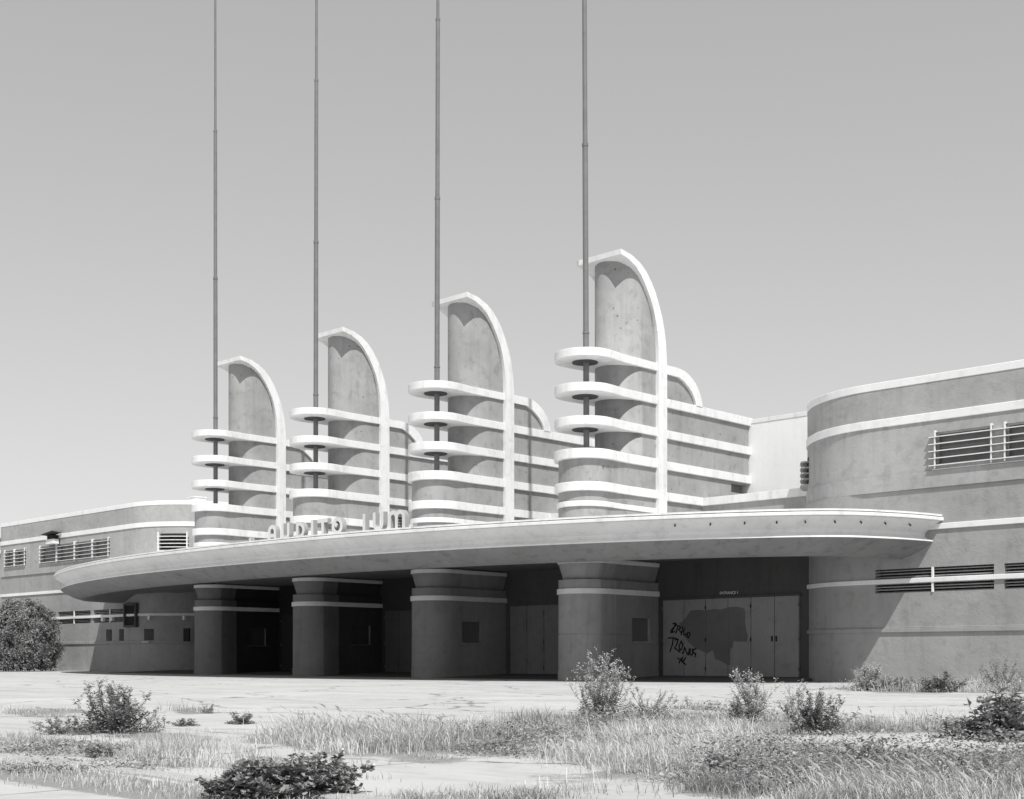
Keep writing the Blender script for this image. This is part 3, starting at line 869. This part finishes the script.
for j_ in range(len(ys)-1):
    for i_ in range(len(xs)-1):
        bm.faces.new((grid[j_][i_], grid[j_][i_+1], grid[j_+1][i_+1], grid[j_+1][i_]))
bm.normal_update()
me = bpy.data.meshes.new('ground'); bm.verts.index_update(); bm.to_mesh(me)
coords = [v.co.copy() for v in bm.verts]; bm.free()
att = me.attributes.new('litter', 'FLOAT', 'POINT')
att.data.foreach_set('value', [litter(c.x, c.y) if (-24.5 < c.x < 0.3 and 3 < c.y < 36) else 0.0 for c in coords])
me.polygons.foreach_set('use_smooth', [True]*len(me.polygons))
gr = link('ground', me, M['ground']); tag(gr, kind='structure')
# worn low kerb along the front strip
bm = bmesh.new()
N = 120; prev = None
for i in range(N+1):
    x = -26 + 25.0*i/N
    wob = 0.010*math.sin(i*1.7)+0.006*math.sin(i*0.63+1); top = 0.030 + 0.004*math.sin(i*0.9) + 0.003*math.sin(i*2.3)
    sec = [(4.76+wob, -0.03), (4.77+wob, top-0.015), (4.79+wob, top), (4.93+wob*0.5, top), (4.95, -0.03)]
    cur = [bm.verts.new((x, y, z)) for y, z in sec]
    if prev:
        for k in range(4): bm.faces.new((prev[k], cur[k], cur[k+1], prev[k+1]))
    else: bm.faces.new(cur)
    prev = cur
bm.faces.new(prev[::-1])
kb = obj('kerb', bm, M['kerb'], smooth=True); tag(kb, kind='structure')

# ------------------------------------------------------------------ vegetation
class Leaves:
    def __init__(s): s.v = []; s.f = []; s.t = []
    def poly(s, pts, tone):
        k = len(s.v); s.v += [tuple(p) for p in pts]; s.f.append(tuple(range(k, k+len(pts)))); s.t += [tone]*len(pts)
    def blade(s, p, d, up, L, w, tone, bend):
        """curved blade: base p, horizontal lean direction d"""
        side = Vector((-d.y, d.x, 0))*w*0.5
        k = len(s.v)
        for i, t in enumerate((0.0, 0.45, 0.8)):
            c = p + Vector((0,0,1))*L*up*(t - 0.25*bend*t*t) + d*L*bend*t*t
            ww = side*(1-t*0.65); s.v += [tuple(c-ww), tuple(c+ww)]
        t = 1.0; c = p + Vector((0,0,1))*L*up*(t - 0.25*bend) + d*L*bend
        s.v.append(tuple(c)); s.t += [tone]*7
        s.f += [(k,k+1,k+3,k+2),(k+2,k+3,k+5,k+4),(k+4,k+5,k+6)]
        return c
    def leaf(s, p, d, n, L, w, tone):
        """pointed leaf folded a little along its midrib"""
        d = d.normalized(); sd = d.cross(n)
        if sd.length < 1e-4: sd = Vector((1,0,0))
        sd.normalize(); nn = sd.cross(d)
        a = p; b_ = p + d*L*0.4 + sd*w*0.5 + nn*L*0.08; c = p + d*L - nn*L*0.12; e_ = p + d*L*0.4 - sd*w*0.5 + nn*L*0.08
        k = len(s.v); s.v += [tuple(a), tuple(b_), tuple(c), tuple(e_), ]; s.t += [tone]*4
        s.f += [(k,k+1,k+2),(k,k+2,k+3)]
    def stem(s, pts, r0, r1, tone=0.5):
        n = len(pts); k = len(s.v)
        for i, p in enumerate(pts):
            r = r0 + (r1-r0)*i/(n-1)
            for a in (0, 2.094, 4.189): s.v.append((p.x+r*math.cos(a), p.y+r*math.sin(a), p.z)); s.t.append(tone)
        for i in range(n-1):
            for a in range(3):
                q = k+i*3; s.f.append((q+a, q+(a+1)%3, q+3+(a+1)%3, q+3+a))
    def build(s, name, mat, parent=None, loc=None):
        me = bpy.data.meshes.new(name); me.from_pydata(s.v, [], s.f)
        at = me.attributes.new('tone', 'FLOAT', 'POINT'); at.data.foreach_set('value', s.t)
        o = link(name, me, mat, parent)
        if loc is not None: o.location = loc
        return o
def rdir():
    a = random.uniform(0, 2*math.pi); return Vector((math.cos(a), math.sin(a), 0))
WIND = Vector((-0.75, -0.55, 0)).normalized()
gl = Leaves(); pl = Leaves()
for cx, cy, rx, ry, n, h, k in PATCHES:
    lo, hi = k.get('tone', (0, 1)); lean = k.get('lean', 0.25); pf = k.get('plume', 0.0)
    # tufts: blades gather in clumps
    n = int(n*1.35); nt_ = max(6, n//60); pf *= 0.45
    tufts = []
    for _ in range(nt_):
        while True:
            a, r = random.uniform(0, 2*math.pi), math.sqrt(random.random())
            u = cx + rx*r*math.cos(a)*random.uniform(0.85, 1.18); v = cy + ry*r*math.sin(a)*random.uniform(0.85, 1.18)
            if v > HOR + 6: break
        p = G(u, v)
        if p.y > 39.2 : continue
        cv = cover(p)
        if cy > 700 and cv < 0.40 and random.random() < 0.9: continue
        tufts.append((p, random.uniform(0.35, 1.1)*(0.5 + 0.75*cv), random.gauss(0, 0.16) + 0.5*(cover(p, 7.0)-0.5)))
    if not tufts: continue
    for _ in range(n):
        tp, th_, tt = random.choice(tufts)
        zc = -tp.x*math.sin(TH) + tp.y*math.cos(TH)
        s = (0.05 + 0.006*zc)*random.choice((0.6, 1.0, 2.0))
        p = tp + Vector((random.gauss(0, s), random.gauss(0, s), 0))
        if cy < 700: p.y = min(p.y, 39.2)
        d = (rdir() + WIND*lean*0.9).normalized()
        L = h*0.85*th_*random.uniform(0.4, 1.15)
        bend = random.uniform(0.2, 1.0)
        wd = random.uniform(0.003, 0.005) + 0.00024*zc
        tone = min(1, max(0, random.uniform(lo, hi) + tt))
        tip = gl.blade(p, d, random.uniform(0.8, 1.0), L, wd, tone, bend)
        if pf and random.random() < pf and L > h*0.45:
            # foxtail seed head arching from the tip
            dd = (d*0.35 + WIND*0.35 + Vector((0,0,0.9))).normalized()
            LL_ = random.uniform(0.05, 0.085); W_ = 0.011 + 0.0006*zc
            sd = dd.cross(Vector((0.3,0.2,1))).normalized(); tn = random.random()
            cen = [tip - dd*0.02 + dd*LL_*t + WIND*LL_*0.35*t*t - Vector((0,0,LL_*0.25*t*t)) for t in (0,.25,.5,.75,1)]
            for q in range(2):
                ax = Matrix.Rotation(q*1.57, 3, dd) @ sd
                k = len(pl.v)
                for c_, ww in zip(cen, (0.15, 0.9, 1.0, 0.6, 0.05)):
                    pl.v += [tuple(c_-ax*W_*ww*0.5), tuple(c_+ax*W_*ww*0.5)]; pl.t += [tn, tn]
                for z_ in range(4): pl.f.append((k+2*z_, k+2*z_+1, k+2*z_+3, k+2*z_+2))
# foxtails standing out near the right of the foreground
for _ in range(95):
    u = random.choice((random.uniform(835, 985), random.uniform(770, 1024))); v = random.uniform(788, 812)
    p = G(u, v); L = random.uniform(0.12, 0.25); d = (rdir()*0.8 + WIND).normalized()
    tip = gl.blade(p, d, 1.0, L, 0.004, random.uniform(0.5, 0.9), random.uniform(0.15, 0.45))
    dd = (d*0.45 + Vector((0, 0, 0.85))).normalized(); HLn = random.uniform(0.05, 0.10); W_ = 0.015; tn = random.random()
    sd = dd.cross(Vector((0.3, 0.9, 0.2))).normalized()
    cen = [tip - dd*0.02 + dd*HLn*t + d*HLn*0.4*t*t - Vector((0, 0, HLn*0.22*t*t)) for t in (0, .2, .4, .6, .8, 1)]
    for q in range(3):
        ax = Matrix.Rotation(q*1.05, 3, dd) @ sd; k = len(pl.v)
        for c_, ww in zip(cen, (0.2, 0.85, 1.0, 0.9, 0.55, 0.05)):
            pl.v += [tuple(c_-ax*W_*ww*0.5), tuple(c_+ax*W_*ww*0.5)]; pl.t += [tn, tn]
        for z_ in range(5): pl.f.append((k+2*z_, k+2*z_+1, k+2*z_+3, k+2*z_+2))
    for _b in range(26):   # awns
        t = random.random(); c_ = cen[0].lerp(cen[-1], t); a_ = (rdir()*0.5 + dd).normalized()
        k = len(pl.v); pl.v += [tuple(c_ - sd*0.0008), tuple(c_ + sd*0.0008), tuple(c_ + a_*0.028)]; pl.t += [tn]*3; pl.f.append((k, k+1, k+2))
# verge between the road edge and the kerb
for _ in range(7500):
    x = -14 + 11.5*random.random()**0.8; y = random.gauss(4.45, 0.2)
    if y < 3.95 or (4.8 < y < 4.93 and random.random() < 0.6): continue
    gl.blade(Vector((x, y, 0)), rdir(), 1, random.uniform(0.02, 0.075), 0.006, random.uniform(0.2, 0.95), random.uniform(0.2, 0.8))
# thin growth in cracks and joints
for _ in range(90):
    u, v = random.uniform(0, 1024), random.uniform(700, 790)
    p0 = G(u, v)
    for q in range(random.randint(6, 22)):
        p = p0 + Vector((random.gauss(0, 0.25), random.gauss(0, 0.03), 0))
        gl.blade(p, rdir(), 1, random.uniform(0.02, 0.07), 0.006, random.uniform(0.0, 0.6), 0.6)
o = gl.build('grass', M['grass']); tag(o, 'dry grass growing in tufts through the broken concrete', 'grass', kind='stuff')
o = pl.build('grass_seed_heads', M['plume']); tag(o, 'pale arching seed heads among the dry grass', 'grass', kind='stuff')
# low broad-leaved ground cover in the denser areas
ml = Leaves()
for (cx, cy, rx, ry, n, h) in ((560,745,140,12,5200,0.10),(860,778,170,22,9000,0.16),(960,765,80,12,3500,0.18),(740,752,60,14,2200,0.12),(60,750,60,6,1300,0.05),(480,740,80,10,1500,0.08),(940,688,95,2.0,2600,0.35),(640,724,70,7,1800,0.14),(745,722,45,7,1500,0.16),(880,733,120,4,1500,0.12),(110,765,110,12,1200,0.05),(700,775,50,10,900,0.10)):
    cl = []
    for _ in range(max(5, n//45)):
        a, r = random.uniform(0, 2*math.pi), math.sqrt(random.random())
        p = G(cx + rx*r*math.cos(a), max(cy + ry*r*math.sin(a), HOR+8))
        if cy > 700 and cover(p, 3.0) < 0.48 and len(cl) > 2: continue
        cl.append((p, random.uniform(-0.25, 0.3), random.choice((0.5, 0.8, 1.2, 2.2))))
    for _ in range(n):
        tp, tt, hh = random.choice(cl)
        zc = -tp.x*math.sin(TH) + tp.y*math.cos(TH)
        s = 0.08 + 0.006*zc
        p = tp + Vector((random.gauss(0, s), random.gauss(0, s), 0)); p.y = min(p.y, 39.2) if cy < 700 else p.y
        p.z = min(abs(random.gauss(0, 0.5))*h*hh, h*1.3)*(0.45 if cy < 700 else 1.0)
        L = random.uniform(0.018, 0.035) + 0.0012*zc
        d = (rdir() + Vector((0,0,random.uniform(-0.2, 0.9)))).normalized()
        ml.leaf(p, d, Vector((random.gauss(0,.4), random.gauss(0,.4), 1)), L, L*0.5, min(1, max(0, random.uniform(0.05, 0.7)+tt)))
o = ml.build('ground_cover', M['mat']); tag(o, 'low broad-leaved weeds matted over the soil and concrete', 'weeds', kind='stuff')

def weed(name, label, cat, px, py, h, w, nst, nleaf, L, mat, tone=(0,1), flower=0, lean=0.0, wl=0.45, droop=0.2, group=None, base=None, spread=1.0, minlev=0.08, mound=0.38):
    """branching weed: stems fanning from the root, side shoots, leaves along them and flower heads on the tips"""
    p0 = base or G(px, py); nleaf = int(nleaf*1.5); nst = int(nst*1.3)
    root = empty(name, p0, label, cat, group)
    st = Leaves(); lf = Leaves(); fl = Leaves()
    for i in range(nst):
        d = rdir(); reach = w*0.5*math.sqrt(random.random())*spread
        hh = h*random.choice((random.uniform(0.3, 0.7), random.uniform(0.55, 1.0), random.uniform(0.8, 1.05)))*(1 - 0.3*(reach/(w*0.5))**2); reach *= random.uniform(0.7, 1.3)
        b0 = d*0.04*random.random(); pts = []
        wob = rdir()*0.05*h
        for k in range(7):
            t = k/6
            pts.append(b0 + d*reach*(t**0.8) + Vector((0,0,hh*t)) + wob*math.sin(t*5+i) + Vector((lean*hh*t*t, 0, 0)))
        st.stem(pts, 0.005+0.004*h, 0.0018)
        if i % 4 == 0: hh *= 1.0
        def along(pts, cnt, t0):
            for _ in range(cnt):
                t = t0 + (1-t0)*random.random()**0.8; k = min(int(t*(len(pts)-1)), len(pts)-2); f = t*(len(pts)-1)-k
                p = pts[k].lerp(pts[k+1], f)
                dd = (rdir() + Vector((0,0,random.uniform(-0.3, 0.9)))).normalized()
                ll = L*random.uniform(0.3, 1.3)*(1.2-0.65*t)
                tone_ = random.uniform(*tone)
                lf.leaf(p + dd*0.004, dd, Vector((random.gauss(0,.5), random.gauss(0,.5), 1)), ll, ll*wl*random.uniform(.7,1.2), tone_)
        along(pts, int(nleaf/nst*0.45), minlev)
        tips = [pts[-1]]
        for s_ in range(5):
            k = random.randint(2, 5); q = pts[k]; dd = (rdir()*0.8 + Vector((0,0,1))).normalized()
            LL_ = h*random.uniform(0.10, 0.24); sp = [q + dd*LL_*t + Vector((0,0,0.06*h*t*t)) for t in (0, .33, .66, 1)]
            st.stem(sp, 0.003, 0.0012); along(sp, int(nleaf/nst*0.11), 0.1); tips.append(sp[-1])
        if flower:
            for tpp in tips:
                for _ in range(flower):
                    q = tpp + Vector((random.gauss(0, .018), random.gauss(0, .018), random.gauss(0, .018)))
                    dd = (rdir() + Vector((0,0,random.uniform(0, 1.5)))).normalized()
                    fl.leaf(q, dd, Vector((random.gauss(0,1), random.gauss(0,1), 1)), 0.022, 0.018, random.random())
    # dense leafy base
    subs = [(rdir()*w*0.36*math.sqrt(random.random()), random.uniform(0.5, 1.0), random.uniform(-0.25, 0.2)*(tone[1]-tone[0])) for _ in range(14)]
    for _ in range(int(nleaf*mound)):
        c, hs, tt = random.choice(subs)
        q = c + Vector((random.gauss(0, w*0.075), random.gauss(0, w*0.075), 0)); q.z = abs(random.gauss(0, 0.55))*h*0.40*hs*max(0.15, 1-(q.length/(w*0.55))**2)
        dd = (rdir() + Vector((0,0,random.uniform(-0.2, 1.0)))).normalized(); ll = L*random.uniform(0.5, 1.1)
        lf.leaf(q, dd, Vector((random.gauss(0,.5), random.gauss(0,.5), 1)), ll, ll*wl*random.uniform(.7,1.2), min(1, max(0, random.uniform(*tone)+tt)))
    st.build('stem', M['bark'], root); lf.build('foliage', mat, root)
    if flower: fl.build('flower_head', M['plume'], root)['kind'] = 'stuff'
    return root
weed('weed_shrub', 'tall pale flowering weed in front of the rightmost pier, in the middle ground', 'weed', 601, 719, 0.92, 0.80, 22, 2600, 0.05, M['pale'], (0.0, 0.8), flower=7)
weed('weed_shrub', 'low spreading pale weed just right of the tall flowering weed by the rightmost pier', 'weed', 652, 719, 0.46, 1.25, 16, 1000, 0.045, M['pale'], (0.0, 0.6), flower=2, lean=0.15, mound=0.3)
weed('weed_shrub', 'slender flowering weed in front of the graffitied doors', 'weed', 752, 716, 0.72, 0.75, 14, 1500, 0.045, M['leaf'], (0.3, 1.0), flower=5, lean=-0.12)
weed('weed_shrub', 'low dense dark tuft at the foot of the weed before the doors', 'weed', 742, 722, 0.30, 0.60, 16, 1400, 0.05, M['leaf'], (0.0, 0.7))
weed('weed_shrub', 'dark bushy weed before the right corner of the entrance', 'weed', 816, 734, 0.52, 0.72, 22, 2600, 0.045, M['leaf'], (0.0, 0.6), flower=1)
weed('weed_shrub', 'tall thin stalk weed left of the dark bushy weed', 'weed', 795, 722, 0.58, 0.35, 6, 380, 0.04, M['pale'], (0.2, 0.8), flower=5)
weed('weed_shrub', 'leafy dark bush standing on bare concrete at the left', 'weed', 108, 733, 0.62, 0.95, 26, 3800, 0.05, M['leaf'], (0.0, 0.85), minlev=0.02)
weed('weed_shrub', 'low trailing growth at the left foot of the leafy bush', 'weed', 68, 734, 0.22, 0.80, 12, 800, 0.045, M['leaf'], (0.1, 0.8))
weed('weed_shrub', 'thin trailing growth at the right foot of the leafy bush', 'weed', 142, 732, 0.30, 0.55, 10, 500, 0.04, M['leaf'], (0.2, 0.9))
weed('weed_shrub', 'single thin weed stalk right of the leafy bush', 'weed', 161, 728, 0.26, 0.10, 2, 60, 0.035, M['leaf'], (0.2, 0.9), flower=2)
weed('mallow_plant', 'rounded dark mallow mound at the bottom edge of the picture', 'weed', 272, 801, 0.27, 0.62, 46, 2600, 0.055, M['leaf'], (0.0, 0.75), wl=0.95, flower=0)
weed('mallow_plant', 'right-hand dark mallow mound with pale specks near the bottom edge', 'weed', 322, 794, 0.25, 0.52, 38, 2000, 0.05, M['leaf'], (0.05, 0.8), wl=0.95, flower=1)
weed('mallow_plant', 'small low mallow left of the mounds at the bottom edge', 'weed', 228, 800, 0.16, 0.36, 18, 800, 0.045, M['leaf'], (0.1, 0.85), wl=0.95)
weed('thistle_plant', 'big-leaved dark thistle at the right edge of the picture', 'weed', 1003, 741, 0.56, 0.62, 30, 900, 0.13, M['leafd'], (0.1, 1.0), wl=0.5, minlev=0.0)
weed('thistle_plant', 'smaller dark leafy plant left of the big thistle', 'weed', 960, 739, 0.22, 0.55, 18, 800, 0.07, M['leafd'], (0.1, 1.0), wl=0.5)
weed('thistle_plant', 'upright pale stalk growing out of the big thistle', 'weed', 1008, 737, 0.70, 0.30, 5, 260, 0.05, M['leaf'], (0.2, 0.9), flower=2)
weed('weed_shrub', 'pale bushy shrub where the canopy shadow meets the right wing', 'weed', 868, 691, 0.75, 1.0, 18, 1500, 0.09, M['pale'], (0.2, 0.9), flower=4)
weed('weed_shrub', 'small pale shrub at the foot of the right wing, second along from the shadow', 'weed', 895, 691, 0.40, 1.2, 14, 900, 0.09, M['leaf'], (0.2, 0.9))
weed('weed_shrub', 'dark leafy clump at the foot of the right wing', 'weed', 940, 692, 0.55, 1.4, 20, 1400, 0.10, M['leafd'], (0.1, 1.0))
weed('weed_shrub', 'pale wispy growth at the foot of the right wing by the picture edge', 'weed', 1000, 691, 0.90, 1.5, 20, 1500, 0.07, M['pale'], (0.0, 0.6), flower=2)
weed('weed_clump', 'small dark clump alone on the concrete right of the leafy bush', 'weed', 240, 724, 0.16, 0.42, 14, 600, 0.04, M['leaf'], (0.0, 0.6))
weed('weed_clump', 'flat dark clump between the leafy bush and the lone clump', 'weed', 184, 726, 0.10, 0.42, 12, 420, 0.035, M['leaf'], (0.0, 0.6))
weed('weed_clump', 'farther tiny weed on the concrete behind the flat clump', 'weed', 207, 713, 0.15, 0.22, 8, 200, 0.035, M['leaf'], (0.2, 0.9))
weed('weed_clump', 'small weed beside the dry grass strip near the left kerb', 'weed', 102, 758, 0.13, 0.26, 12, 420, 0.045, M['leaf'], (0.1, 0.8))
weed('weed_clump', 'dark clump in the grass at the lower right, below the strip of bare concrete', 'weed', 865, 766, 0.20, 0.42, 18, 700, 0.04, M['leaf'], (0.0, 0.6), flower=1)
weed('weed_clump', 'dark clump in the grass near the right edge, under the thistle', 'weed', 968, 778, 0.20, 0.45, 18, 800, 0.04, M['leaf'], (0.0, 0.6))
weed('weed_clump', 'dark clump in the grass left of the bare concrete patch', 'weed', 722, 772, 0.18, 0.34, 16, 600, 0.04, M['leaf'], (0.0, 0.6))

# big rounded bush beside the left wing
def round_bush(x, y, rx, h):
    root = empty('round_bush', (x, y, 0), 'large rounded dark bush against the left wing at the picture edge', 'bush')
    lf = Leaves(); st = Leaves()
    for i in range(14):
        d = rdir(); pts = [Vector((0,0,0)) + d*rx*0.5*t**1.1 + Vector((0,0,h*0.75*t)) for t in (0, .25, .5, .75, 1)]
        st.stem(pts, 0.05, 0.012)
    cl = []
    for _ in range(420):
        v = Vector((random.gauss(0,1), random.gauss(0,1), random.gauss(0,1))).normalized()
        r = random.uniform(0.62, 1.0)**0.5
        c = Vector((v.x*rx*r*0.93, v.y*rx*r*0.93, h*0.50 + v.z*h*0.50*r*0.95))
        if c.z < h*0.35: c = Vector((v.x*rx*r*0.95*(1-0.12*(1-c.z/(h*0.35))), v.y*rx*r*0.95, max(0.2, c.z))); c.xy = c.xy.normalized()*min(c.xy.length*1.25, rx*0.93) if c.xy.length > 0.2 else c.xy
        cl.append((c, random.uniform(0.16, 0.42), random.uniform(-0.22, 0.22), v))
    for _ in range(110):
        d = rdir(); c = d*rx*random.uniform(0.45, 0.92) + Vector((0, 0, random.uniform(0.25, 1.5)))
        cl.append((c, random.uniform(0.2, 0.42), random.uniform(-0.2, 0.2), d))
    for c, s, tt, v in cl:
        for _ in range(62):
            o_ = Vector((random.gauss(0,1), random.gauss(0,1), random.gauss(0,1))).normalized()
            p = c + o_*s*random.uniform(0.5, 1.0)
            d = (o_ + Vector((random.gauss(0,.5), random.gauss(0,.5), random.gauss(0,.5)))).normalized()
            L = random.uniform(0.09, 0.17)
            lf.leaf(p, d, v + Vector((0,0,0.4)), L, L*0.55, min(1, max(0, random.uniform(0.1, 0.75) + tt)))
    st.build('stem', M['bark'], root); lf.build('foliage', M['leafd'], root)
    return root
round_bush(-76.6, 36.1, 2.35, 4.45)

# ------------------------------------------------------------------ light and sky
SUN_EL, SUN_AZ = 57.0, 122.9        # azimuth clockwise from +Y
sd = Vector((math.sin(R(SUN_AZ))*math.cos(R(SUN_EL)), math.cos(R(SUN_AZ))*math.cos(R(SUN_EL)), math.sin(R(SUN_EL))))
sl = bpy.data.lights.new('sun', 'SUN'); sl.energy = 5.0; sl.angle = R(0.53); sl.color = (1.0, 0.995, 0.985)
so = bpy.data.objects.new('sun', sl); COL.objects.link(so)
so.rotation_euler = sd.to_track_quat('Z', 'Y').to_euler(); so.location = (0, 0, 60)
w = bpy.data.worlds.new('World'); scn.world = w; w.use_nodes = True
nt = w.node_tree
for n in list(nt.nodes): nt.nodes.remove(n)
out = nt.nodes.new('ShaderNodeOutputWorld'); bg = nt.nodes.new('ShaderNodeBackground')
sky = nt.nodes.new('ShaderNodeTexSky'); sky.sky_type = 'NISHITA'; sky.sun_disc = False
sky.sun_elevation = R(SUN_EL); sky.sun_rotation = R(SUN_AZ); sky.air_density = 1.0; sky.dust_density = 0.6; sky.ozone_density = 1.0
# black-and-white film: blue-sensitive mix of the sky's channels
sp = nt.nodes.new('ShaderNodeSeparateColor'); nt.links.new(sky.outputs[0], sp.inputs[0])
def mth(op, a, b_):
    m_ = nt.nodes.new('ShaderNodeMath'); m_.operation = op
    for i, v in enumerate((a, b_)):
        if isinstance(v, (int, float)): m_.inputs[i].default_value = v
        else: nt.links.new(v, m_.inputs[i])
    return m_.outputs[0]
lum = mth('ADD', mth('ADD', mth('MULTIPLY', sp.outputs[0], 0.15), mth('MULTIPLY', sp.outputs[1], 0.25)), mth('MULTIPLY', sp.outputs[2], 0.60))
lum = mth('MULTIPLY', mth('POWER', lum, 0.59), 2.54)   # film response
nt.links.new(lum, bg.inputs[0]); bg.inputs[1].default_value = 0.10
nt.links.new(bg.outputs[0], out.inputs[0])

scn.render.engine = 'CYCLES'
scn.view_settings.view_transform = 'Standard'; scn.view_settings.look = 'None'
scn.view_settings.exposure = 0.0; scn.view_settings.gamma = 1.0
scn.render.resolution_x = 1024; scn.render.resolution_y = 799
